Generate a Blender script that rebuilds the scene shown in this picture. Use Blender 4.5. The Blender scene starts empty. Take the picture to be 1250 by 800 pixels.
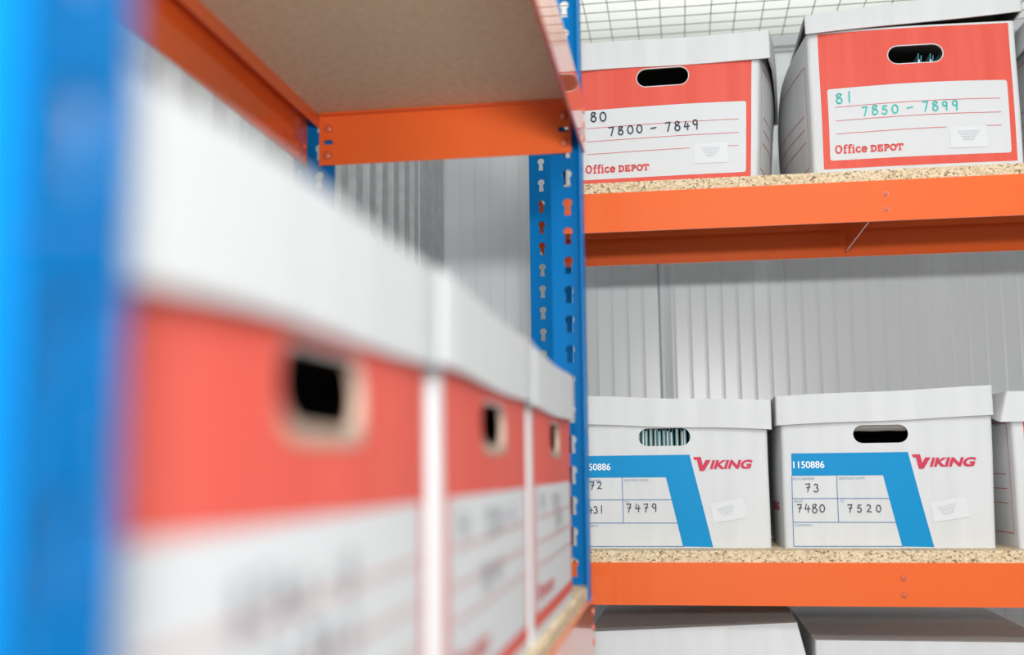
import bpy, bmesh, math, random
from mathutils import Vector, Matrix
random.seed(7)
S = bpy.context.scene
COL = S.collection

# ------------------------------------------------------------------ camera
cam = bpy.data.cameras.new('camera')
cam.sensor_width = 36.0
cam.lens = 1374.0 / 1250.0 * 36.0
cam.clip_start = 0.01
cam.dof.use_dof = True
cam.dof.focus_distance = 1.84
cam.dof.aperture_fstop = 2.8
camo = bpy.data.objects.new('camera', cam)
COL.objects.link(camo)
camo.matrix_world = Matrix((
    (0.9886, 0.0293, 0.1474, 0.0),
    (0.1499, -0.1200, -0.9814, 0.0),
    (-0.0111, 0.9923, -0.1230, 1.5),
    (0, 0, 0, 1)))
S.camera = camo

# ------------------------------------------------------------------ light
S.view_settings.view_transform = 'Standard'
S.view_settings.look = 'None'
S.view_settings.exposure = -0.30
S.view_settings.gamma = 1.0
S.view_settings.use_curve_mapping = False
W = bpy.data.worlds.new('world'); S.world = W
W.use_nodes = True
W.node_tree.nodes['Background'].inputs[0].default_value = (0.93, 0.97, 1.0, 1)
W.node_tree.nodes['Background'].inputs[1].default_value = 0.42


def area(name, loc, target, sx, sy, power, col=(1, 1, 1)):
    l = bpy.data.lights.new(name, 'AREA'); l.shape = 'RECTANGLE'
    l.size = sx; l.size_y = sy; l.energy = power; l.color = col
    o = bpy.data.objects.new(name, l); COL.objects.link(o)
    o.location = loc
    o.rotation_euler = (Vector(target) - Vector(loc)).to_track_quat('-Z', 'Y').to_euler()
    return o


area('flash_softbox', (0.13, -0.70, 1.74), (0.0, 2.2, 1.72), 0.24, 0.09, 33, (1, 0.985, 0.96))
area('ceiling_batten', (0.5, 0.4, 2.85), (0.5, 0.4, 0), 1.5, 0.3, 22)
area('aisle_fill', (0.7, -0.9, 2.87), (0.1, 1.4, 1.6), 1.4, 0.25, 30)  # unseen fill, placed so the left wall's ribs catch more light
area('ceiling_fill', (0.5, 3.3, 2.45), (0.5, 3.3, 4), 2.5, 0.25, 9, (1, 1, .95))  # added fill hidden behind the back wall, brightens the ceiling above the mesh


# ------------------------------------------------------------------ materials
def mat(name, col, rough=0.5, metal=0.0, spec=0.5, coat=0.0):
    m = bpy.data.materials.new(name); m.use_nodes = True
    b = m.node_tree.nodes['Principled BSDF']
    b.inputs['Base Color'].default_value = (*col, 1)
    b.inputs['Roughness'].default_value = rough
    b.inputs['Metallic'].default_value = metal
    b.inputs['Specular IOR Level'].default_value = spec
    b.inputs['Coat Weight'].default_value = coat
    b.inputs['Coat Roughness'].default_value = 0.05
    return m


def noise_mix(m, c1, c2, scale, lo=0.35, hi=0.65, detail=4, stretch=(1, 1, 1), bump=0.0):
    nt = m.node_tree; b = nt.nodes['Principled BSDF']
    tc = nt.nodes.new('ShaderNodeTexCoord'); mp = nt.nodes.new('ShaderNodeMapping')
    mp.inputs['Scale'].default_value = stretch
    n = nt.nodes.new('ShaderNodeTexNoise'); n.inputs['Scale'].default_value = scale
    n.inputs['Detail'].default_value = detail
    r = nt.nodes.new('ShaderNodeValToRGB')
    r.color_ramp.elements[0].position = lo; r.color_ramp.elements[0].color = (*c1, 1)
    r.color_ramp.elements[1].position = hi; r.color_ramp.elements[1].color = (*c2, 1)
    nt.links.new(tc.outputs['Object'], mp.inputs['Vector'])
    nt.links.new(mp.outputs[0], n.inputs['Vector'])
    nt.links.new(n.outputs['Fac'], r.inputs[0])
    nt.links.new(r.outputs[0], b.inputs['Base Color'])
    if bump:
        bp = nt.nodes.new('ShaderNodeBump'); bp.inputs['Strength'].default_value = bump
        bp.inputs['Distance'].default_value = 0.001
        nt.links.new(n.outputs['Fac'], bp.inputs['Height'])
        nt.links.new(bp.outputs[0], b.inputs['Normal'])
    return m


def chip(name, base, dark, light, scale):
    m = mat(name, base, 0.75); nt = m.node_tree; b = nt.nodes['Principled BSDF']
    tc = nt.nodes.new('ShaderNodeTexCoord'); mp = nt.nodes.new('ShaderNodeMapping')
    mp.inputs['Scale'].default_value = (1.0, 1.0, 1.3)
    v = nt.nodes.new('ShaderNodeTexVoronoi'); v.inputs['Scale'].default_value = scale
    n = nt.nodes.new('ShaderNodeTexNoise'); n.inputs['Scale'].default_value = 60
    n.inputs['Detail'].default_value = 3
    mx = nt.nodes.new('ShaderNodeMixRGB'); mx.inputs[0].default_value = 0.004
    nt.links.new(tc.outputs['Object'], mp.inputs['Vector'])
    nt.links.new(mp.outputs[0], mx.inputs[1]); nt.links.new(n.outputs['Color'], mx.inputs[2])
    nt.links.new(mx.outputs[0], v.inputs['Vector'])
    r = nt.nodes.new('ShaderNodeValToRGB'); cr = r.color_ramp
    cr.elements[0].position = 0.05; cr.elements[0].color = (*dark, 1)
    cr.elements[1].position = 0.95; cr.elements[1].color = (*light, 1)
    for p, c in ((0.16, base), (0.55, light), (0.7, base)):
        e = cr.elements.new(p); e.color = (*c, 1)
    sp = nt.nodes.new('ShaderNodeSeparateColor')
    nt.links.new(v.outputs['Color'], sp.inputs[0]); nt.links.new(sp.outputs[0], r.inputs[0])
    nt.links.new(r.outputs[0], b.inputs['Base Color'])
    return m


CARD = noise_mix(mat('white_cardboard', (.655, .675, .685), .62, spec=.25), (.635, .655, .665), (.675, .695, .705), 14, stretch=(3, 3, .35))
CARDW = mat('printed_white', (.665, .685, .70), .6, spec=.2)
RED = noise_mix(mat('printed_red', (.72, .107, .078), .6, spec=.2), (.70, .098, .07), (.74, .118, .087), 10, stretch=(5, 5, .3))
REDL = mat('red_ink', (.62, .04, .06), .6)
REDLOGO = mat('red_logo_ink', (.70, .06, .05), .6)
CRIM = mat('crimson_ink', (.58, .02, .075), .6)
EDGE = mat('raw_card_edge', (.50, .36, .28), .8, spec=.1)
BLUEP = mat('printed_blue', (.0, .262, .57), .55, spec=.2)
BLUEL = mat('blue_ink', (.03, .16, .38), .6)
INK = mat('black_marker_ink', (.025, .028, .06), .6)
TEALINK = mat('teal_marker_ink', (.03, .50, .44), .6)
GREYINK = mat('grey_small_print', (.36, .40, .45), .7)
CAPT = mat('blue_grey_caption_ink', (.18, .30, .45), .7)
WPRINT = mat('white_print', (.9, .93, .95), .6)
STICK = mat('white_sticker_paper', (.70, .72, .74), .5, spec=.2)
KRAFT_SHADE = mat('shaded_brown_inside', (.22, .20, .18), .85)  # brown card, darkened so box insides and lid undersides look shaded
FLAPG = mat('grey_card_flap', (.36, .34, .32), .45)
ORANGE = mat('orange_powder_coat', (.83, .138, .026), .35, spec=.12, coat=.9)
BLUE = mat('blue_powder_coat', (.0, .150, .43), .40, spec=.04, coat=.15)
ZINC = mat('zinc_rivet', (.72, .66, .62), .3, .9)
RIVET = mat('orange_painted_rivet', (.66, .13, .05), .25, coat=.6)
CHIP = chip('chipboard', (.56, .41, .235), (.22, .13, .07), (.80, .68, .48), 330)
CHIPU = noise_mix(mat('hardboard_underside', (.70, .51, .34), .8), (.64, .46, .30), (.75, .56, .39), 120, detail=6)
PANEL = noise_mix(mat('white_steel_panel', (.83, .87, .89), .28, spec=.55), (.815, .855, .875), (.85, .885, .905), 3, stretch=(1, 1, .3))
GALV = noise_mix(mat('galvanised_steel', (.50, .52, .525), .42, .25), (.46, .48, .485), (.55, .57, .575), 40)
WIRE = mat('dark_wire', (.15, .15, .14), .5, .3)
CEIL = noise_mix(mat('white_ceiling_sheet', (.80, .82, .77), .7), (.77, .79, .74), (.83, .85, .80), 2)
FLOOR = noise_mix(mat('grey_concrete', (.58, .58, .57), .6), (.55, .55, .54), (.62, .62, .61), 5)
FILEG = mat('green_file_card', (.10, .24, .24), .8)
PAPER = mat('white_paper', (.80, .85, .86), .7)
FILET = mat('teal_file_card', (.09, .36, .42), .7)


# ------------------------------------------------------------------ mesh helpers
def link(name, me, parent=None):
    o = bpy.data.objects.new(name, me); COL.objects.link(o)
    if parent: o.parent = parent
    return o


def build(name, bm, mats, parent=None, deform=None, smooth=False):
    if deform:
        for v in bm.verts: v.co = Vector(deform(*v.co))
    me = bpy.data.meshes.new(name); bm.to_mesh(me); bm.free()
    for m in (mats if isinstance(mats, (list, tuple)) else [mats]): me.materials.append(m)
    if smooth:
        for p in me.polygons: p.use_smooth = True
        me.set_sharp_from_angle(angle=math.radians(32))
    return link(name, me, parent)


def tag(o, label=None, cat=None, group=None, kind=None):
    if label: o['label'] = label
    if cat: o['category'] = cat
    if group: o['group'] = group
    if kind: o['kind'] = kind
    return o


def empty(name, loc, rz=0.0):
    o = bpy.data.objects.new(name, None); COL.objects.link(o)
    o.empty_display_size = .05; o.location = loc; o.rotation_euler = (0, 0, rz)
    return o


def box(bm, x0, y0, z0, x1, y1, z1, mi=0, bev=0.0):
    vs = [bm.verts.new((x, y, z)) for x in (x0, x1) for y in (y0, y1) for z in (z0, z1)]
    fs = []
    for q in ((0, 1, 3, 2), (4, 6, 7, 5), (0, 4, 5, 1), (2, 3, 7, 6), (0, 2, 6, 4), (1, 5, 7, 3)):
        f = bm.faces.new([vs[i] for i in q]); f.material_index = mi; fs.append(f)
    if bev:
        es = list({e for f in fs for e in f.edges})
        r = bmesh.ops.bevel(bm, geom=es, offset=bev, segments=2, affect='EDGES', profile=.5)
        for f in r['faces']: f.material_index = mi


def prism(bm, pts, fn, h0, h1, mi=0):
    """closed prism: 2-D outline pts, fn(u, v, h) -> xyz"""
    a = [bm.verts.new(fn(u, v, h0)) for u, v in pts]
    b = [bm.verts.new(fn(u, v, h1)) for u, v in pts]
    n = len(pts)
    for i in range(n):
        f = bm.faces.new((a[i], a[(i + 1) % n], b[(i + 1) % n], b[i])); f.material_index = mi
    bm.faces.new(a[::-1]).material_index = mi
    bm.faces.new(b).material_index = mi


def holed_plate(bm, outer, holes, fn, h0, h1, mi=0):
    """plate with holes punched through; outlines in (u, v)"""
    tmp = bmesh.new()
    for loop in [outer] + holes:
        vs = [tmp.verts.new((u, v, 0)) for u, v in loop]
        for i in range(len(vs)): tmp.edges.new((vs[i], vs[(i + 1) % len(vs)]))
    bmesh.ops.triangle_fill(tmp, use_beauty=True, use_dissolve=False, edges=tmp.edges[:])
    tmp.verts.ensure_lookup_table()
    for h, flip in ((h0, True), (h1, False)):
        mp = {v: bm.verts.new(fn(v.co.x, v.co.y, h)) for v in tmp.verts}
        for f in tmp.faces:
            q = [mp[v] for v in f.verts]
            bm.faces.new(q[::-1] if flip else q).material_index = mi
    tmp.free()
    for loop in [outer] + holes:
        n = len(loop)
        a = [bm.verts.new(fn(u, v, h0)) for u, v in loop]
        b = [bm.verts.new(fn(u, v, h1)) for u, v in loop]
        for i in range(n):
            bm.faces.new((a[i], a[(i + 1) % n], b[(i + 1) % n], b[i])).material_index = mi
    bmesh.ops.remove_doubles(bm, verts=bm.verts[:], dist=1e-6)
    bmesh.ops.recalc_face_normals(bm, faces=bm.faces[:])


def cyl(bm, c, axis, r, h, n=14, mi=0, dome=0.0):
    ax = Vector(axis).normalized(); t = ax.orthogonal().normalized(); b = ax.cross(t)
    c = Vector(c); rings = []
    prof = [(r, 0), (r, h * .5), (r * .75, h * .85), (r * .35, h)] if dome else [(r, 0), (r, h)]
    for rr, hh in prof:
        rings.append([bm.verts.new(c + ax * hh + (t * math.cos(2 * math.pi * i / n) + b * math.sin(2 * math.pi * i / n)) * rr) for i in range(n)])
    for a, d in zip(rings, rings[1:]):
        for i in range(n):
            bm.faces.new((a[i], a[(i + 1) % n], d[(i + 1) % n], d[i])).material_index = mi
    bm.faces.new(rings[0][::-1]).material_index = mi
    bm.faces.new(rings[-1]).material_index = mi


def capsule(cx, cz, w, h, n=8):
    r = h / 2; pts = []
    for i in range(n + 1):
        a = -math.pi / 2 + math.pi * i / n
        pts.append((cx + w / 2 - r + r * math.cos(a), cz + r * math.sin(a)))
    for i in range(n + 1):
        a = math.pi / 2 + math.pi * i / n
        pts.append((cx - w / 2 + r + r * math.cos(a), cz + r * math.sin(a)))
    return pts


def rrect(x0, z0, x1, z1, r, n=4):
    pts = []
    for cx, cz, a0 in ((x1 - r, z0 + r, -90), (x1 - r, z1 - r, 0), (x0 + r, z1 - r, 90), (x0 + r, z0 + r, 180)):
        for i in range(n + 1):
            a = math.radians(a0 + 90 * i / n)
            pts.append((cx + r * math.cos(a), cz + r * math.sin(a)))
    return pts


def slice_up(bm, xs=(), ys=(), zs=()):
    for vals, no in ((xs, (1, 0, 0)), (ys, (0, 1, 0)), (zs, (0, 0, 1))):
        for v in vals:
            bmesh.ops.bisect_plane(bm, geom=bm.verts[:] + bm.edges[:] + bm.faces[:],
                                   plane_co=Vector(no) * v, plane_no=no, dist=1e-6)


def steps(a, b, n): return [a + (b - a) * i / n for i in range(1, n)]


# ------------------------------------------------------------------ print on box fronts (local x right, z up, y = 0 is the front)
def flat(bm, outer, holes=(), y=-0.0004, mi=0, side=None):
    tmp = bmesh.new()
    for loop in [outer] + list(holes):
        vs = [tmp.verts.new((u, 0, v)) for u, v in loop]
        for i in range(len(vs)): tmp.edges.new((vs[i], vs[(i + 1) % len(vs)]))
    bmesh.ops.triangle_fill(tmp, use_beauty=True, use_dissolve=False, edges=tmp.edges[:])
    xs = [p[0] for p in outer]; zs = [p[1] for p in outer]
    x0, x1, z0, z1 = min(xs), max(xs), min(zs), max(zs)
    slice_up(tmp, xs=[.025 * i for i in range(-4, 40) if x0 < .025 * i < x1], zs=[.02 * i for i in range(0, 20) if z0 < .02 * i < z1])
    mp = {v: bm.verts.new((v.co.x, y, v.co.z)) for v in tmp.verts}
    for f in tmp.faces:
        g = bm.faces.new([mp[v] for v in f.verts]); g.normal_update()
        if g.normal.y > 0: g.normal_flip()
        g.material_index = mi
    tmp.free()


def ribbon(bm, pts, w, y, mi=0, caps=True):
    q = [Vector((p[0], p[1])) for p in pts]
    # split long runs so they follow a bulging wall
    r = [q[0]]
    for a, b in zip(q, q[1:]):
        n = max(1, int((b - a).length / .02))
        for i in range(1, n + 1): r.append(a.lerp(b, i / n))
    for a, b in zip(r, r[1:]):
        d = b - a
        if d.length < 1e-7: continue
        d.normalize(); nn = Vector((-d.y, d.x)) * w / 2
        vs = [bm.verts.new((p.x, y, p.y)) for p in (a - nn, b - nn, b + nn, a + nn)]
        bm.faces.new(vs).material_index = mi
    if caps:
        for p in r:
            vs = [bm.verts.new((p.x + w / 2 * math.cos(k * math.pi / 3), y, p.y + w / 2 * math.sin(k * math.pi / 3))) for k in range(6)]
            bm.faces.new(vs).material_index = mi


def arc(cx, cz, rx, rz, a0, a1, n=10):
    return [(cx + rx * math.cos(math.radians(a0 + (a1 - a0) * i / n)), cz + rz * math.sin(math.radians(a0 + (a1 - a0) * i / n))) for i in range(n + 1)]


HAND = {  # pen strokes in a unit-high cell
    '0': [arc(.30, .45, .27, .42, 100, 470, 14)],
    '1': [[(.3, 1.0), (.28, .0)]],
    '2': [arc(.27, .72, .24, .24, 160, -30, 8) + [(.05, .05), (.12, .12), (.58, .04)]],
    '3': [arc(.25, .74, .22, .22, 150, -70, 8) + arc(.25, .27, .27, .27, 70, -150, 9)],
    '4': [[(.22, .95), (.05, .38), (.60, .42)], [(.44, .75), (.40, .0)]],
    '5': [[(.52, .92), (.14, .90), (.10, .52)] + arc(.26, .30, .26, .28, 110, -150, 9)],
    '7': [[(.02, .90), (.50, .95), (.22, .0)], [(.14, .50), (.52, .56)]],
    '8': [[(.50, .85)] + arc(.27, .75, .20, .20, 40, 250, 8) + arc(.28, .26, .25, .27, 70, -260, 12) + [(.48, .85)]],
    '9': [arc(.26, .70, .22, .25, 20, 380, 12) + [(.46, .4), (.42, .0)]],
    '-': [[(.0, .45), (.55, .52)]],
    'j': [[(.02, .90), (.50, .95), (.22, .0)]],
}


def hand(bm, s, x, z, size, w, y=-0.0016, adv=.78, slope=0.0, mi=0):
    cx = 0
    for ch in s:
        if ch == ' ': cx += .55; continue
        jz = random.uniform(-.04, .04); sc = random.uniform(.94, 1.05)
        for st in HAND[ch]:
            ribbon(bm, [(x + (cx + u * sc) * size, z + (v * sc + jz + slope * cx) * size) for u, v in st], w, y, mi)
        cx += adv


SLAB = {  # heavy slab lettering: (strokes, serif bars), advance
    'O': ([arc(.40, .5, .32, .44, 0, 360, 16)], [], .86),
    'f': ([[(.24, .0), (.24, .8)] + arc(.40, .80, .16, .17, 180, 60, 6), ], [[(.05, .64), (.48, .64)], [(.08, .04), (.44, .04)]], .50),
    'i': ([[(.2, .0), (.2, .64)], [(.19, .88), (.21, .88)]], [[(.04, .64), (.2, .64)], [(.03, .04), (.38, .04)]], .44),
    'c': ([arc(.32, .34, .25, .30, 50, 320, 12)], [], .64),
    'e': ([[(.10, .36), (.56, .36)] + arc(.33, .34, .25, .30, 5, 320, 12)], [], .70),
    'D': ([[(.2, .05), (.2, .70)], [(.2, .70), (.36, .70)] + arc(.36, .375, .30, .325, 90, -90, 10) + [(.2, .05)]], [[(.03, .70), (.2, .70)], [(.03, .05), (.2, .05)]], .76),
    'E': ([[(.2, .05), (.2, .70)], [(.2, .70), (.58, .70), (.58, .55)], [(.2, .38), (.46, .38)], [(.2, .05), (.6, .05), (.6, .22)]], [[(.03, .70), (.2, .70)], [(.03, .05), (.2, .05)]], .74),
    'P': ([[(.2, .05), (.2, .70)], [(.2, .70), (.40, .70)] + arc(.40, .53, .19, .17, 90, -90, 8) + [(.2, .36)]], [[(.03, .70), (.2, .70)], [(.03, .05), (.36, .05)]], .70),
    'o': ([arc(.38, .375, .29, .325, 0, 360, 14)], [], .78),
    'T': ([[(.34, .05), (.34, .70)], [(.04, .55), (.04, .70), (.64, .70), (.64, .55)]], [[(.18, .05), (.50, .05)]], .72),
    '.': ([[(.06, .05), (.08, .05)]], [], .2),
}


def slab(bm, s, x, z, width, size, y, mi):
    tot = sum(.28 if c == ' ' else SLAB[c][2] for c in s); k = width / tot; cx = 0
    for c in s:
        if c == ' ': cx += .28; continue
        st, sf, adv = SLAB[c]
        ww = .06 if c == '.' else .20
        for q in st: ribbon(bm, [(x + (cx + u) * k, z + v * size) for u, v in q], size * ww, y, mi)
        for q in sf: ribbon(bm, [(x + (cx + u) * k, z + v * size) for u, v in q], size * .15, y, mi, caps=False)
        cx += adv


def type_text(bm, s, x, z, size, y, mi, shear=0.0, bold=0.0, width=None, rot=0.0):
    cu = bpy.data.curves.new('t', 'FONT'); cu.body = s; cu.size = 1.0; cu.shear = 0; cu.offset = bold
    o = bpy.data.objects.new('t', cu); COL.objects.link(o)
    dg = bpy.context.evaluated_depsgraph_get()
    me = bpy.data.meshes.new_from_object(o.evaluated_get(dg))
    xs = [v.co.x for v in me.vertices]; ys = [v.co.y for v in me.vertices]
    kx = size if width is None else width / (max(xs) - min(xs) + shear * max(ys))
    vs = []
    for v in me.vertices:
        u = (v.co.x - min(xs) + shear * v.co.y) * kx; q = v.co.y * size
        vs.append(bm.verts.new((x + u * math.cos(rot) - q * math.sin(rot), y, z + u * math.sin(rot) + q * math.cos(rot))))
    for p in me.polygons:
        try: f = bm.faces.new([vs[i] for i in p.vertices])
        except ValueError: continue
        f.normal_update()
        if f.normal.y > 0: f.normal_flip()
        f.material_index = mi
    bpy.data.objects.remove(o); bpy.data.curves.remove(cu); bpy.data.meshes.remove(me)


def greek(bm, x, z, w, h, rows, y, mi, rot=0.0):
    """rows of tiny illegible print on the address sticker"""
    for i in range(rows):
        zz = h / 2 - h * i / (rows - 1); half = w / 2 * (1.0 - .11 * i)
        u = -half
        while u < half:
            l = random.uniform(.0018, .005); e = min(u + l, half)
            p = [(u, zz), (e, zz)]
            ribbon(bm, [(x + a * math.cos(rot) - b * math.sin(rot), z + a * math.sin(rot) + b * math.cos(rot)) for a, b in p], .0008, y, mi, caps=False)
            u = e + .0011


# ------------------------------------------------------------------ boxes
def shell_bm(w, d, h, t, r, z0=0.0, floor=True):
    """open-topped carton: rounded corners, walls t thick"""
    bm = bmesh.new()
    o = rrect(0, 0, w, d, r, 3); i = rrect(t, t, w - t, d - t, max(r - t, .001), 3)
    L = [[bm.verts.new((u, v, z)) for u, v in loop] for loop, z in ((o, z0), (o, h), (i, h), (i, z0 + t))]
    n = len(o)
    for a, b in zip(L, L[1:]):
        for k in range(n): bm.faces.new((a[k], a[(k + 1) % n], b[(k + 1) % n], b[k]))
    bm.faces.new(L[0][::-1]); bm.faces.new(L[3])
    bmesh.ops.recalc_face_normals(bm, faces=bm.faces[:])
    return bm


def cut(bm, cutter):
    """boolean difference through the depsgraph"""
    ma = bpy.data.meshes.new('a'); bm.to_mesh(ma); bm.free()
    mb = bpy.data.meshes.new('b'); bmesh.ops.recalc_face_normals(cutter, faces=cutter.faces[:]); cutter.to_mesh(mb); cutter.free()
    oa = bpy.data.objects.new('a', ma); ob = bpy.data.objects.new('b', mb)
    COL.objects.link(oa); COL.objects.link(ob)
    md = oa.modifiers.new('b', 'BOOLEAN'); md.operation = 'DIFFERENCE'; md.object = ob; md.solver = 'EXACT'
    dg = bpy.context.evaluated_depsgraph_get()
    me = bpy.data.meshes.new_from_object(oa.evaluated_get(dg))
    r = bmesh.new(); r.from_mesh(me)
    bpy.data.objects.remove(oa); bpy.data.objects.remove(ob)
    for m in (ma, mb, me): bpy.data.meshes.remove(m)
    return r


def carton_body(root, w, d, h, hole, deform, back_hole=True):
    bm = shell_bm(w, d, h, .004, .006)
    slice_up(bm, [], [], [])
    c = bmesh.new()
    prism(c, capsule(*hole), lambda u, v, q: (u, q, v), -.02, .02)
    bm = cut(bm, c)
    if back_hole:
        c = bmesh.new()
        prism(c, capsule(*hole), lambda u, v, q: (u, q, v), d - .02, d + .02)
        bm = cut(bm, c)
    slice_up(bm, steps(0, w, 10), steps(0, d, 7), steps(0, h, 8))
    for f in bm.faces:
        f.normal_update(); c = f.calc_center_median()
        if .0005 < c.y < .0035 and .03 < c.x < w - .03 and .02 < c.z < h - .004: f.material_index = 1
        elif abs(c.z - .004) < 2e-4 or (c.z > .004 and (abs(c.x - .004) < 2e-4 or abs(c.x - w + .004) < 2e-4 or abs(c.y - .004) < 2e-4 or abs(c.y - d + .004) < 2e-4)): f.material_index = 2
    return build('body', bm, [CARD, EDGE, KRAFT_SHADE], root, deform, smooth=True)


def carton_lid(root, w, d, drop, top, ldef=None, over=.007, shift=(0, 0)):
    """separate tray lid pushed down over the carton; top = height of its outer top face"""
    bm = shell_bm(w + 2 * over, d + 2 * over, drop, .0035, .004)
    for v in bm.verts: v.co = Vector((v.co.x - over + shift[0], v.co.y - over + shift[1], top - v.co.z))
    bmesh.ops.recalc_face_normals(bm, faces=bm.faces[:])
    slice_up(bm, steps(-over, w + over, 8), steps(-over, d + over, 6), steps(top - drop, top, 3))
    for f in bm.faces:
        c = f.calc_center_median(); t = .0035
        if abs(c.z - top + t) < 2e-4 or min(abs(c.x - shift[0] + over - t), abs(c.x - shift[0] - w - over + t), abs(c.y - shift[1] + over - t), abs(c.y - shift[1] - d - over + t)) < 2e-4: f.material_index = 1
    return build('lid', bm, [CARD, KRAFT_SHADE], root, ldef, smooth=True)


def sag(w, d, h, front=.004, side=.004, wob=.0008, seed=0, extra=None):
    """gentle bulge of a loaded carton"""
    rnd = random.Random(seed); p = [rnd.uniform(0, 6.28) for _ in range(4)]

    def f(x, y, z):
        u, v, q = x / w, y / d, max(0, min(1, z / h))
        bz = math.sin(math.pi * min(1, max(0, q * .85 + .05)))
        a = math.sin(math.pi * min(1, max(0, u)))
        b = math.sin(math.pi * min(1, max(0, v)))
        Y = y + (2 * v - 1) * front * a * bz
        X = x + (2 * u - 1) * side * b * bz
        X += wob * math.sin(25 * z + p[0]) * q; Y += wob * math.sin(21 * x + p[1] + 9 * z) * q
        if extra: X, Y, z = extra(X, Y, z)
        return X, Y, z
    return f


def ruled_box(loc, rz, label, h=.243, ps=1.0, w=.325, d=.37, deform=None, ldef=None, lid_top=None, drop=.047,
              group=None, number=None, span=None, ink=None, hand_pos=(.040, .119), span_pos=(.079, .0955), hs=.0172, slope=.012,
              sticker=(.212, .036, .270, .070), lshift=(0, 0), logo=True, scrawl=False, hole=(.167, .1935, .085, .030), zo=0.0, scuff=False, side='left'):
    """red-fronted archive carton with a ruled white label"""
    root = tag(empty('archive_box', loc, rz), label, 'box', group)
    hole = (hole[0], hole[1] * ps + zo, hole[2], hole[3] * (ps if ps < 1 else 1))
    df = deform or (lambda x, y, z: (x, y, z))
    carton_body(root, w, d, h, hole, df)
    # front print : red panel, white label, rules, logo
    bm = bmesh.new()
    hl = capsule(hole[0], hole[1], hole[2] + .003, hole[3] + .003)
    lab = rrect(.027, .0255 * ps + zo, .306, .1445 * ps + zo, .004)
    flat(bm, rrect(.0165, max(.0015, .012 * ps + zo), .3145, min(.2395 * ps, h - .001), .0012, 1), [hl, lab], -.0004, 0)
    flat(bm, rrect(.0272, .0257 * ps + zo, .3058, .1443 * ps + zo, .004), [], -.0004, 1)
    for i, zz in enumerate((.1132, .0905, .0688)):
        zz += zo / ps
        if i == 2 and sticker:
            ribbon(bm, [(.038, zz * ps), (.207, zz * ps + .001)], .0009, -.0009, 2)
            ribbon(bm, [(.268, zz * ps + .0014), (.292, zz * ps + .0014)], .0009, -.0009, 2)
        else:
            ribbon(bm, [(.038, zz * ps), (.293, zz * ps + .0012)], .0009, -.0009, 2)
    if logo: slab(bm, 'Office DEPoT.', .035, .0365 * ps + zo, .108, .0136 * ps, -.0011, 3)
    if scuff:   # worn pale rim under the hand hole
        q = capsule(hole[0], hole[1], hole[2] + .006, hole[3] + .006)
        q = [p for p in q if p[1] < hole[1] - .28 * hole[3]]
        q.sort(key=lambda p: p[0]); ribbon(bm, q, .0055, -.0010, 4)
    build('front_print', bm, [RED, CARDW, REDL, REDLOGO, EDGE], root, df)
    # ruled frame printed on both short sides
    bm = bmesh.new()
    for sx in ((w + .0005,) if side == 'right' else (-.0005,)):
        def sr(pts, sx=sx):
            t2 = bmesh.new(); ribbon(t2, pts, .0011, 0)
            mp = {v: bm.verts.new((sx, v.co.x, v.co.z)) for v in t2.verts}
            for f in t2.faces: bm.faces.new([mp[v] for v in f.verts])
            t2.free()
        sr([(.020, .022 * ps), (.020, .187 * ps)] + arc(.026, .187 * ps, .006, .006, 180, 90, 4) + [(d - .03, .193 * ps), (d - .03, .022 * ps), (.020, .022 * ps)])
        for zz in (.113, .0905, .068): sr([(.035, zz * ps), (d - .05, zz * ps)])
    build('side_print', bm, REDL, root, df)
    for (wd, hx, hz, sz, lw, sl) in ([(t, x, z, .016, .0014, .01) for (x, z, t) in scrawl] if scrawl else
                                     [(number, hand_pos[0], hand_pos[1] + zo, hs, .0024, slope), (span, span_pos[0], span_pos[1] + zo, hs * .90, .0023, slope)] if number else []):
        bm = bmesh.new(); hand(bm, wd, hx, hz, sz, lw, slope=sl, adv=.98 if len(wd) > 2 else .88)
        build('handwriting', bm, ink, root, df)
    if sticker:
        bm = bmesh.new()
        x0, z0, x1, z1 = sticker; z0 += zo; z1 += zo
        flat(bm, [(x0, z0), (x1, z0), (x1, z1), (x0, z1)], [], -.0013, 0)
        greek(bm, (x0 + x1) / 2, (z0 + z1) / 2 + .002, .034, .014, 6, -.0016, 1)
        build('address_sticker', bm, [STICK, GREYINK], root, df)
    carton_lid(root, w, d, drop, lid_top or (h + .004), ldef, shift=lshift, over=.0048 if scuff else .007)
    return root


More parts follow.
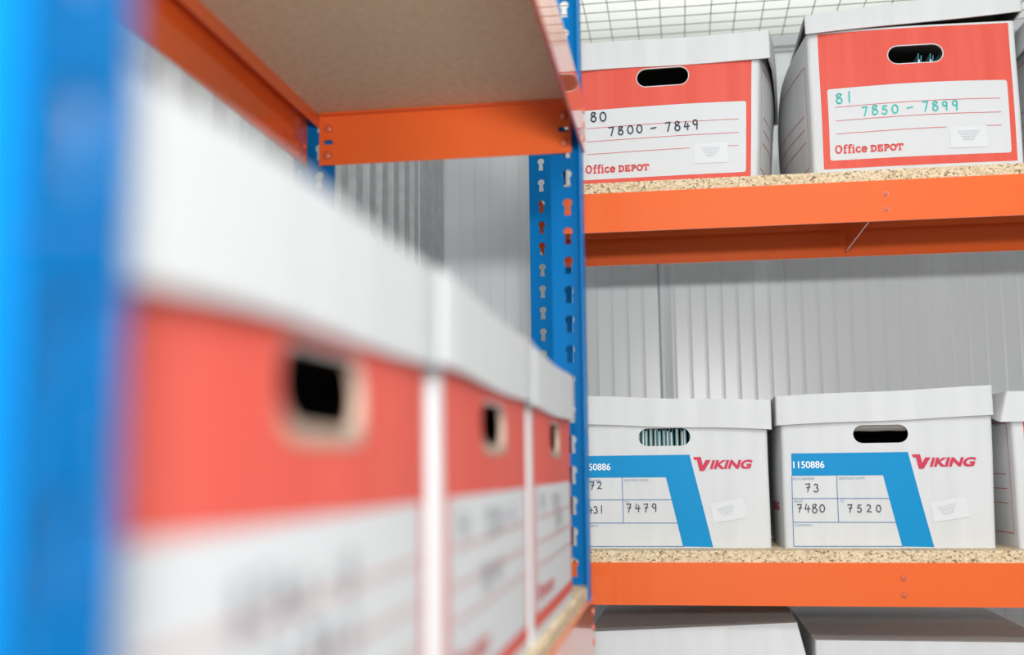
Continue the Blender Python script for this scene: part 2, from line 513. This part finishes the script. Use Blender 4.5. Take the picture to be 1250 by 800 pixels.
def form_box(loc, rz, label, boxno, frm, to, deform, ldef, flap, group, skew=0.0):
    """white archive carton with a blue printed form"""
    w, d, h = .318, .37, .236
    root = tag(empty('archive_box', loc, rz), label, 'box', group)
    hole = (.1535, .178, .084, .0285)
    carton_body(root, w, d, h, hole, deform, back_hole=False)
    bm = bmesh.new()
    flat(bm, [(.0145, .149), (.0145, .1135), (.1544, .1132), (.1783, .0026), (.226, .0016), (.1934, .149)], [], -.0005, 0)
    for p in ([(.0146, .1135), (.0134, .0027)], [(.0134, .0027), (.18, .0027)], [(.0838, .1134), (.0837, .0402)],
              [(.0141, .0776), (.1625, .0770)], [(.0134, .0404), (.1705, .0398)]):
        ribbon(bm, p, .0011, -.0006, 1, caps=False)
    type_text(bm, '1150886', .0172, .1257, .0152, -.0010, 2, bold=.012, width=.0480)
    for s, x, z in (('BOX NUMBER', .0165, .107), ('DESTROY DATE', .0868, .107), ('FROM', .0165, .0715), ('TO', .0868, .0715), ('CONTENTS', .0165, .0340)):
        type_text(bm, s, x, z, .0052, -.0010, 3, width=.0033 * len(s))
    # wordmark : tall slab V, then slanted heavy capitals
    x0 = .199
    flat(bm, [(x0, .1452), (x0 + .0125, .1452), (x0 + .0152, .1318), (x0 + .0198, .1402), (x0 + .0280, .1402), (x0 + .0172, .1226), (x0 + .0098, .1226), (x0 + .0060, .1405), (x0 + .002, .1405)], [], -.0010, 4)
    type_text(bm, 'IKING', x0 + .0262, .1264, .0185, -.0010, 4, shear=.25, bold=.046, width=.0690)
    build('front_print', bm, [BLUEP, BLUEL, WPRINT, CAPT, CRIM], root, deform)
    # side wordmark and blue band
    bm = bmesh.new()
    t2 = bmesh.new(); type_text(t2, 'VIKING', 0, 0, .0190, 0, 0, shear=.2, bold=.035, width=.095)
    mp = {v: bm.verts.new((-.0008, .125 - v.co.x, .058 + v.co.z)) for v in t2.verts}
    for f in t2.faces: bm.faces.new([mp[v] for v in f.verts]).material_index = 0
    t2.free()
    build('side_print', bm, [CRIM], root, deform)
    for (s, x, z, k, a) in (boxno, frm, to):
        bm = bmesh.new(); hand(bm, s, x, z, k, .0015, adv=a)
        build('handwriting', bm, INK, root, deform)
    bm = bmesh.new(); a = math.radians(9); c = Vector((.252, .0592))
    q = [(c.x + u * math.cos(a) - v * math.sin(a), c.y + u * math.sin(a) + v * math.cos(a)) for u, v in ((-.0265, -.0155), (.0265, -.0155), (.0265, .0155), (-.0265, .0155))]
    flat(bm, q, [], -.0009, 0)
    greek(bm, c.x - .003, c.y, .029, .012, 5, -.0013, 1, rot=math.radians(14))
    build('address_sticker', bm, [STICK, GREYINK], root, deform)
    if flap:   # punched-out flap folded up inside the hand hole
        bm = bmesh.new()
        pts = [(.1115 + .084 * i / 12, .192 + .0004 * math.sin(i)) for i in range(13)]
        prof = [(.0040, .0), (.0055, -.003), (.009, -.0075), (.012, -.0092)]
        rows = [[bm.verts.new((x, yy, z + dz)) for x, z in pts] for yy, dz in prof]
        rows2 = [[bm.verts.new((x, yy + .0025, z + dz + .0012)) for x, z in pts] for yy, dz in prof]
        for R in (rows, rows2):
            for A, B in zip(R, R[1:]):
                for i in range(12): bm.faces.new((A[i], A[i + 1], B[i + 1], B[i]))
        for i in range(12): bm.faces.new((rows[-1][i], rows[-1][i + 1], rows2[-1][i + 1], rows2[-1][i]))
        tag(build('hand_hole_flap', bm, FLAPG, root, deform, smooth=True), 'grey brown folded flap inside the hand hole')
    carton_lid(root, w, d, .0465, h + .004, ldef)
    return root


def hanging_file(loc, rx, rz, label, group, m, hh=.2, paper=True):
    root = tag(empty('document_file', loc, rz), label, 'file', group)
    root.rotation_euler = (0, rx, rz)
    bm = bmesh.new(); L = .30
    prof = [(-.0028, hh), (-.0032, .004), (-.0015, 0), (.0015, 0), (.0032, .004), (.0028, hh * .985), (.0018, hh * .985), (.0020, .006), (-.0020, .006), (-.0018, hh)]
    prism(bm, prof, lambda u, v, q: (u + .0012 * math.sin(q * 30), q, v), 0, L)
    build('folder', bm, m, root)
    if paper:
        bm = bmesh.new(); box(bm, -.0011, .004, .007, .0011, L - .006, hh * .955)
        build('paper_sheets', bm, PAPER, root)
    return root


# ------------------------------------------------------------------ racks
def keyhole(cu, cv, s=1.0):
    r = .0056 * s; w = .0040 * s
    pts = arc(cu, cv, r, r, -55, 235, 12)
    return pts + [(cu - w, cv - .0155 * s), (cu + w, cv - .0155 * s)]


ZT = 2.30


def post(name_parent, x, y, sx, sy, phase_x, phase_y, pitch=.0357, inset=.020, fl=.040):
    """slotted angle post, corner at (x, y); flanges run towards +sx along X and +sy along Y"""
    bm = bmesh.new(); t = .0022
    def zs(ph):
        z = ph % pitch
        out = []
        while z < ZT - .02:
            if z > .02: out.append(z)
            z += pitch
        return out
    rect = [(0, 0), (fl, 0), (fl, ZT), (0, ZT)]
    holed_plate(bm, rect, [keyhole(inset, z) for z in zs(phase_x)], lambda u, v, h: (x + sx * u, y + sy * h, v), 0, t)
    b2 = bmesh.new()
    holed_plate(b2, [(t, 0), (fl, 0), (fl, ZT), (t, ZT)], [keyhole(inset, z) for z in zs(phase_y)], lambda u, v, h: (x + sx * h, y + sy * u, v), 0, t)
    mp = {v: bm.verts.new(v.co) for v in b2.verts}
    for f in b2.faces: bm.faces.new([mp[v] for v in f.verts])
    b2.free()
    o = build('post', bm, BLUE, name_parent)
    bm = bmesh.new()
    box(bm, min(x, x + sx * .046) - .002, min(y, y + sy * .046) - .002, 0, max(x, x + sx * .046) + .002, max(y, y + sy * .046) + .002, .006)
    build('foot_plate', bm, mat('black_plastic', (.03, .03, .03), .6), o)
    return o


BH = .065


def beam(parent, a, b, z, inward, rivets=(), slots=(), connectors=True, lip=True):
    """stepped steel beam from a to b (xy of its outer face), underside at z; inward = unit normal into the bay"""
    A = Vector((a[0], a[1], 0)); B = Vector((b[0], b[1], 0)); D = (B - A); Ln = D.length; D.normalize()
    N = Vector((inward[0], inward[1], 0)); t = .0018
    prof = [(0, 0), (0, BH), (.0185, BH), (.0185, BH - .016), (.0167, BH - .016), (.0167, BH - t), (t, BH - t), (t, t), (.003, t), (.003, 0)] if lip else \
           [(0, 0), (0, BH), (.016, BH), (.016, BH - t), (t, BH - t), (t, 0)]
    bm = bmesh.new()
    P = lambda u, v, q: A + D * q + N * u + Vector((0, 0, z + v))
    prism(bm, prof, P, 0, Ln)
    bmesh.ops.recalc_face_normals(bm, faces=bm.faces[:])
    o = build('beam', bm, ORANGE, parent)
    for (q, v) in rivets:
        bm = bmesh.new(); cyl(bm, P(0.0002, v, q), -N, .0052, .0032, dome=1)
        build('rivet', bm, RIVET, o)
    return o


def dimples(parent, pts, nrm):
    for p in pts:
        bm = bmesh.new()
        cyl(bm, p, nrm, .0052, .0010, 16); cyl(bm, Vector(p) + Vector(nrm) * .001, nrm, .0030, .0022, 12, dome=1)
        build('rivet', bm, RIVET, parent)


def board(parent, x0, y0, x1, y1, z0, z1, under=CHIPU):
    bm = bmesh.new(); box(bm, x0, y0, z0, x1, y1, z1, 0)
    for f in bm.faces:
        f.normal_update()
        if f.normal.z < -.5: f.material_index = 1
    build('shelf_board', bm, [CHIP, under], parent)


# ================================================================== THE SETTING
def structure(o, label=None): return tag(o, label, None, None, 'structure')


bm = bmesh.new(); box(bm, -.62, -2.2, -.05, 2.6, 2.6, 0)
structure(build('floor', bm, FLOOR))
bm = bmesh.new(); box(bm, -2.6, -2.6, 2.92, 3.6, 6.0, 2.97)
structure(build('ceiling', bm, CEIL))

# back wall: flat white panels with shallow vertical ribs
YW = 2.50
bm = bmesh.new()
prof = [(-.62, 0)]; x = -.60; k = 0
while x < 2.55:
    if abs(x + .026) > .03:
        dpt = .0013
        prof += [(x - .0022, 0), (x - .0006, dpt), (x + .0012, dpt), (x + .0052, 0)]
    x += .0345; k += 1
prof += [(2.6, 0)]
lo = [bm.verts.new((u, YW + v, 0)) for u, v in prof]; hi = [bm.verts.new((u, YW + v, 2.43)) for u, v in prof]
lb = [bm.verts.new((u, YW + .06, 0)) for u, v in (prof[0], prof[-1])]; hb = [bm.verts.new((u, YW + .06, 2.43)) for u, v in (prof[0], prof[-1])]
for i in range(len(prof) - 1): bm.faces.new((lo[i], lo[i + 1], hi[i + 1], hi[i]))
bm.faces.new((lb[0], hb[0], hb[1], lb[1])); bm.faces.new([*hi, hb[1], hb[0]]); bm.faces.new((lo[0], hi[0], hb[0], lb[0])); bm.faces.new((lo[-1], lb[1], hb[1], hi[-1]))
bmesh.ops.recalc_face_normals(bm, faces=bm.faces[:])
structure(build('wall_back', bm, PANEL))
# panel joint: two rounded beads with a groove between
bm = bmesh.new()
pts = [(-.0455, 0)] + arc(-.0375, .0, .0065, .0052, 180, 30, 6) + [(-.0285, .0006), (-.0265, .0022), (-.0245, .0006)] + arc(-.0155, .0, .0075, .0052, 150, 0, 6)
prism(bm, pts, lambda u, v, q: (u, YW - v, q), 0, 2.43)
bmesh.ops.recalc_face_normals(bm, faces=bm.faces[:])
structure(build('trim_1', bm, PANEL, smooth=True))
# white angle along the wall head, just under the mesh
bm = bmesh.new()
prism(bm, [(-.030, 2.446), (-.030, 2.424), (-.014, 2.424), (-.014, 2.418), (.03, 2.418), (.03, 2.446)], lambda u, v, q: (q, YW + u, v), -.53, 2.6)
bmesh.ops.recalc_face_normals(bm, faces=bm.faces[:])
structure(build('trim_2', bm, CARDW))

# left wall: corrugated galvanised sheet
bm = bmesh.new(); XL = -.53; P = .0832; prof = []; y = -.0
y = 1.70 - 22 * P
while y < 2.24:
    prof += [(y, -.0145), (y + .002, 0), (y + .040, 0), (y + .044, -.0145)]
    y += P
prof = [(-.6, -.0145)] + [p for p in prof if p[0] > -.6] + [(2.262, -.0145), (2.266, -.004), (2.33, -.004), (2.333, -.007), (2.346, -.007), (2.349, -.004), (2.43, -.004), (2.433, -.002), (2.50, -.002)]
lo = [bm.verts.new((XL + v, u, 0)) for u, v in prof]; hi = [bm.verts.new((XL + v, u, 2.43)) for u, v in prof]
lb = [bm.verts.new((XL - .05, u, 0)) for u in (-.6, 2.5)]; hb = [bm.verts.new((XL - .05, u, 2.43)) for u in (-.6, 2.5)]
for i in range(len(prof) - 1): bm.faces.new((lo[i], lo[i + 1], hi[i + 1], hi[i]))
bm.faces.new((lb[0], hb[0], hb[1], lb[1])); bm.faces.new([*hi, hb[1], hb[0]]); bm.faces.new((lo[0], hi[0], hb[0], lb[0])); bm.faces.new((lo[-1], lb[1], hb[1], hi[-1]))
bmesh.ops.recalc_face_normals(bm, faces=bm.faces[:])
structure(build('wall_left', bm, GALV))

# wire mesh roof of the storage room
bm = bmesh.new(); ZM = 2.452; r = .0009
for i in range(60):
    x = -.50 + i * .0532 + random.uniform(-.001, .001)
    if x < 2.5:
        cyl(bm, (x, .9, ZM), (random.uniform(-.002, .002), 1, 0), r, 1.585, 6)
for i in range(34):
    y = .92 + i * .0485
    if y < YW - .02: cyl(bm, (-.53, y, ZM - .0024), (1, random.uniform(-.0015, .0015), 0), r, 3.05, 6)
tag(build('wire_mesh', bm, WIRE), 'square wire mesh stretched overhead along the top of the white wall', 'wire mesh')

# ================================================================== BACK RACK
LV = (1.877, 1.2845, .692)
X0, X1, YF, YB = -.241, 1.0, 1.815, 2.115
rack = tag(empty('shelving_rack', ((X0 + X1) / 2, (YF + YB) / 2, 0)), 'blue and orange rack against the white ribbed wall, holding the sharp cartons', 'shelving')
# children use world coordinates below, so cancel the empty's offset
def settle(root):
    for o in root.children:
        o.location = o.location - Vector(root.location)
post(rack, X0, YF, 1, 1, 1.8621, 1.8621)
post(rack, X0, YB, 1, -1, 1.878, 1.878)
post(rack, X1, YF, -1, 1, 1.8621, 1.8621)
post(rack, X1, YB, -1, -1, 1.878, 1.878)
for i, z in enumerate(LV):
    fb = beam(rack, (X0 + .046, YF - .015), (X1 - .036, YF - .015), z, (0, 1))
    dx = .326 if i == 0 else .3222
    dimples(fb, [(dx, YF - .015, z + .0425), (dx, YF - .015, z + .0175)], (0, -1, 0))
    beam(rack, (X0 + .004, YB - .004), (X1 - .004, YB - .004), z, (0, -1))
    beam(rack, (X0 + .0025, YF + .004), (X0 + .0025, YB - .006), z, (1, 0), lip=False)
    beam(rack, (X1 - .0025, YF + .004), (X1 - .0025, YB - .006), z, (-1, 0), lip=False)
    board(rack, X0 + .045, YF - .012, X1 - .045, YB - .008, z + BH, z + BH + .018)
    # tie bar between the two long beams
    bm = bmesh.new()
    box(bm, .3030, YF + .008, z + .008, .3046, YB - .027, z + BH - .001)
    box(bm, .3028, YF + .008, z + .0062, .3052, YB - .027, z + .008)
    build('tie_bar', bm, ORANGE, rack)
settle(rack)

# ================================================================== LEFT RACK
XF, XR, YN, YE = -.110, -.462, .1698, 1.330
rackl = tag(empty('shelving_rack', ((XF + XR) / 2, (YN + YE) / 2, 0)), 'blue and orange rack running from the blurred near left post to the keyholed post', 'shelving')
post(rackl, XF, YE, -1, -1, 1.8165, 1.8165)
post(rackl, XR, YE, 1, -1, 1.83, 1.83)
post(rackl, XF, YN, -1, 1, 1.8165, 1.5681, pitch=.0385, inset=.022)
post(rackl, XR, YN, 1, 1, 1.83, 1.83)
for i, z in enumerate(LV):
    fb = beam(rackl, (XF + .0025, YN + .001), (XF + .0025, YE - .004), z, (-1, 0))
    for zz in (.016, .032, .050):
        bm = bmesh.new(); cyl(bm, (XF + .0025, YE - .012, z + zz), (1, 0, 0), .0042, .0013, dome=1)
        build('rivet', bm, RIVET, fb)
    rb = beam(rackl, (XR + .0024, YN + .001), (XR + .0024, YE - .0025), z, (1, 0))
    # end connector plate of the rear beam
    bm = bmesh.new()
    for tk, dz in ((.0030, 0), (.0042, -.0035)):      # gusset with a folded upper edge
        prism(bm, [(YE - .135, z + .001), (YE - .012, z + .001), (YE - .012, z + .0345 + dz), (YE - .135 - dz, z + .003)], lambda u, v, q: (q, u, v), XR + .0030, XR + .0030 + tk)
    bmesh.ops.recalc_face_normals(bm, faces=bm.faces[:])
    build('connector_plate', bm, ORANGE, rb)
    for yy, zz in ((YE - .045, .017), (YE - .042, .007), (YE - .020, .022), (YE - .020, .008)):
        bm = bmesh.new(); cyl(bm, (XR + .0070, yy, z + zz), (1, 0, 0), .004, .0025, dome=1)
        build('rivet', bm, RIVET, rb)
    # short end beams: pressed plate with a slot and two rivets at each end
    for ys, sg in ((YE - .008, -1), (YN + .008, 1)):
        bm = bmesh.new()
        xa, xb = -.4405, -.1235
        slots = [rrect(xa + .006, z + .0265, xa + .018, z + .0325, .0029, 3), rrect(xb - .0155, z + .0265, xb - .0035, z + .0325, .0029, 3)]
        slots = [[(u, v - z) for u, v in s] for s in slots]
        H = .0645
        holed_plate(bm, [(xa, 0), (xb, 0), (xb, H), (xa, H)], slots, lambda u, v, h, ys=ys, sg=sg, z=z: (u, ys + sg * h, z + v), -.0018, 0)
        box(bm, xa + .004, min(ys, ys + sg * .011), z + H - .0018, xb - .004, max(ys, ys + sg * .011), z + H)
        eb = build('beam', bm, ORANGE, rackl)
        for xx, zz in ((xa + .012, .047), (xa + .011, .0125), (xb - .0092, .047), (xb - .0092, .0125)):
            bm = bmesh.new(); cyl(bm, (xx, ys - .0002 * sg, z + zz), (0, sg, 0), .0056, .0046, dome=1)
            build('rivet', bm, RIVET, eb)
    board(rackl, XR + .003, YN + .006, XF - .0015, YE - .0035, z + BH, z + BH + .014)
settle(rackl)

# ================================================================== BOXES
BT = LV[0] + BH + .018      # upper board of the back rack
MT = LV[1] + BH + .018
G1 = 'cartons on the upper shelf of the back rack'
G2 = 'cartons on the middle shelf of the back rack'
G3 = 'cartons on the lowest visible shelf of the back rack'
G4 = 'cartons in a row on the left rack'

# upper shelf ------------------------------------------------------
w, d, h = .325, .37, .243


def ex80(x, y, z):
    # right flank pushed out towards the back
    k = max(0, (x - .20) / .125)
    return x + .050 * k * max(0, y / .37) ** .7 * (.5 + .5 * z / .243) - .012 * k * (1 - z / .243) * max(0, 1 - y / .1), y - .0 * k, z
d80 = sag(w, d, h, .006, .004, seed=1, extra=ex80)


def l80(x, y, z):
    k = max(0, (x - .20) / .132)
    x += .036 * k * min(1, max(0, y / .37)) ** .7
    z += .0012 * math.sin(x * 22)
    return x + (.010 * k if z < BT else 0), y, z
ruled_box((-.1825, 1.828, BT), math.radians(-1.0), 'red and white archive box marked 80 on the upper shelf beside the blue post', number='80', span='j800 - j849',
          ink=INK, deform=d80, ldef=l80, group=G1, sticker=(.216, .043, .274, .076), hand_pos=(.046, .1240), span_pos=(.076, .0985), zo=-.0135, lid_top=.2455, side='right', h=.2405)


def ex81(x, y, z):
    k = max(0, 1 - x / .12)
    x -= .022 * k * math.sin(math.pi * min(1, max(0, y / .37)) * .75) * (.6 + .4 * math.sin(math.pi * z / .26))
    return x, y, z
d81 = sag(w, d, h, .013, .004, seed=2, extra=ex81)


def l81(x, y, z):
    # lid sits skew on the overfull box: left end low, right end lifted
    u = (x + .007) / .339
    zr = (z - .247) / .047            # 0 top .. -1 rim
    if x < .002 and y > -.003: zr *= .12   # torn left side flap
    top = .2675 + .030 * u
    rim = .2365 + .0185 * u
    return x + .002 * math.sin(9 * z), y - .004 - .006 * (1 + zr) * 0, top + (top - rim) * zr + .0015 * math.sin(14 * x + 1)
ruled_box((.2215, 1.832, BT), math.radians(.6), 'red and white archive box marked 81 with its lid lifted askew', number='81', span='j850 - j899',
          ink=TEALINK, deform=d81, ldef=l81, group=G1)
for i in range(4):
    hanging_file((.2215 + .157 + .0155 * i, 1.832 + .004 + .004 * (i % 2), BT + .006), .10 + .02 * i, .02 * i,
                 'teal document file inside the lid-askew box marked 81', 'files seen through the hand hole of box 81', FILET, hh=.193 - .003 * (i % 2) + .004 * i)
# neighbour at the right edge of the frame
ruled_box((.578, 1.832, BT), math.radians(1.5), 'white archive box cut by the photo right edge, beside the box marked 81', deform=sag(w, d, h, .004, .006, seed=3), w=w, group=G1,
          ldef=lambda x, y, z: (x - .004 - (.006 if x < .1 else 0) * max(0, (.247 - z) / .047), y, z))

# middle shelf -----------------------------------------------------
FW, FD, FH = .318, .37, .236
d72 = sag(FW, FD, FH, .002, .002, seed=4)
form_box((-.1835, 1.858, MT), math.radians(.5), 'white box with blue form reading 7479, partly hidden behind the blue post',
         ('72', .0310, .0950, .0125, .95), ('7431', .0170, .0560, .0118, .80), ('7479', .0895, .0580, .0140, .98), d72,
         lambda x, y, z: (x, y, z + .0075 - .040 * x + .0008 * math.sin(x * 30)), False, G2)
def e73(x, y, z): return x - .006 * max(0, 1 - x / .1) * math.sin(math.pi * min(1, max(0, y / .2))) + .006 * (z / .236) * max(0, (x - .25) / .068), y, z
d73 = sag(FW, FD, FH, .002, .003, seed=5, extra=e73)
form_box((.1550, 1.858, MT), math.radians(-.4), 'white box with blue form marked 73 in the middle of the shelf',
         ('73', .0350, .0875, .0135, .95), ('7480', .0210, .0555, .0140, .82), ('7520', .0985, .0560, .0128, 1.12), d73,
         lambda x, y, z: (x, y, z + .0005 + .031 * x + .0008 * math.sin(x * 26)), True, G2)
for i in range(15):
    hanging_file((-.1835 + .1035 + .0070 * i, 1.858 + .008 + random.uniform(0, .008), MT + .006), random.uniform(-.012, .012), random.uniform(-.004, .004),
                 'green document file inside the white box reading 7479', 'files seen through the hand hole of the white box', FILEG if i % 3 else FILET, hh=.190 + random.uniform(-.004, .008))


def eR(x, y, z):
    k = max(0, 1 - x / .1)
    return x - .012 * k * math.sin(math.pi * min(1, max(0, y / .37))) * (z / .24), y, z
def lR(x, y, z):
    k = max(0, 1 - (x + .007) / .08); q = max(0, (.240 - z) / .047)
    return x - .012 * k * q, y, z + .012 * math.sin(math.pi * min(1, max(0, (y + .007) / .2))) * k * q - .010 * k * q * max(0, min(1, (y - .08) / .2))
ruled_box((.5020, 1.838, MT), math.radians(1.2), 'red and white archive box cut by the photo right edge, beside the box marked 73', deform=sag(w, d, h, .003, .004, seed=6, extra=eR), ldef=lR, h=.236, group=G2)

# lowest visible shelf: the upper box of each stack shows only its lid
LT = LV[2] + BH + .018


def plain_box(loc, rz, label, w, d, h, group, ldef=None, seed=0, drop=.06):
    root = tag(empty('archive_box', loc, rz), label, 'box', group)
    carton_body(root, w, d, h, (w / 2, h * .55, .085, .03), sag(w, d, h, .003, .003, seed=seed))
    carton_lid(root, w, d, drop, h + .004, ldef)
    return root


plain_box((-.150, 1.848, LT), 0, 'plain white closed carton under the tilted-lid carton, on the lowest shelf', .31, .37, .222, G3, seed=8)
plain_box((.200, 1.848, LT), 0, 'plain white closed carton under the level-lid carton, on the lowest shelf', .34, .37, .222, G3, seed=9)


def lL(x, y, z):
    q = max(0, (.2315 - z) / .06)
    sx = max(0, (x - .20) / .117)
    z2 = z + .0035 + .062 * x * .9
    # loose right-hand flap hangs outwards
    return x + .016 * sx * q, y - .012 * q * (1 if y < .1 else 0), z2 - .01 * sx * q
plain_box((-.150, 1.848, LT + .2275), math.radians(-1), 'white carton under the middle shelf, its lid tilted up at right', .31, .37, .2275, G3, ldef=lL, seed=10)
plain_box((.200, 1.848, LT + .2275), 0, 'white carton with a level lid under the box marked 73', .34, .43, .2215, G3, seed=11)

# left rack row ------------------------------------------------------
LB = LV[1] + BH + .014
ys = (.193, .5305, .867)
names = ('nearest and most blurred red and white archive box, behind the near blue post',
         'middle red and white archive box of the blurred row on the left rack',
         'farthest red and white archive box of the left rack row, beside the keyholed post')
scr = ([(.09, .092, '8340 - 8'), (.11, .072, '45 88 0'), (.07, .05, '75 90 42')],
       [(.05, .098, '74'), (.13, .096, '7350 - 9'), (.12, .066, '88 45')],
       [(.05, .098, '79'), (.13, .096, '7750'), (.15, .078, '7799')])
for i in range(3):
    hh = .216
    ld = (lambda x, y, z, i=i: (x, y, z + (.0, .003, .001)[i] + .006 * math.sin(math.pi * min(1, max(0, x / .325))) * (0 if i else .3) + (0 if i else -.0075 + .030 * x) + .0014 * math.sin(19 * x + i)))
    ruled_box((-.118, ys[i], LB), math.radians(90), names[i], h=hh, ps=.84, deform=sag(.325, .34, hh, .0015, .002, seed=20 + i), d=.34,
              ldef=ld, lid_top=.228, drop=.046, group=G4, scrawl=scr[i], ink=INK, sticker=None, logo=True, scuff=True)
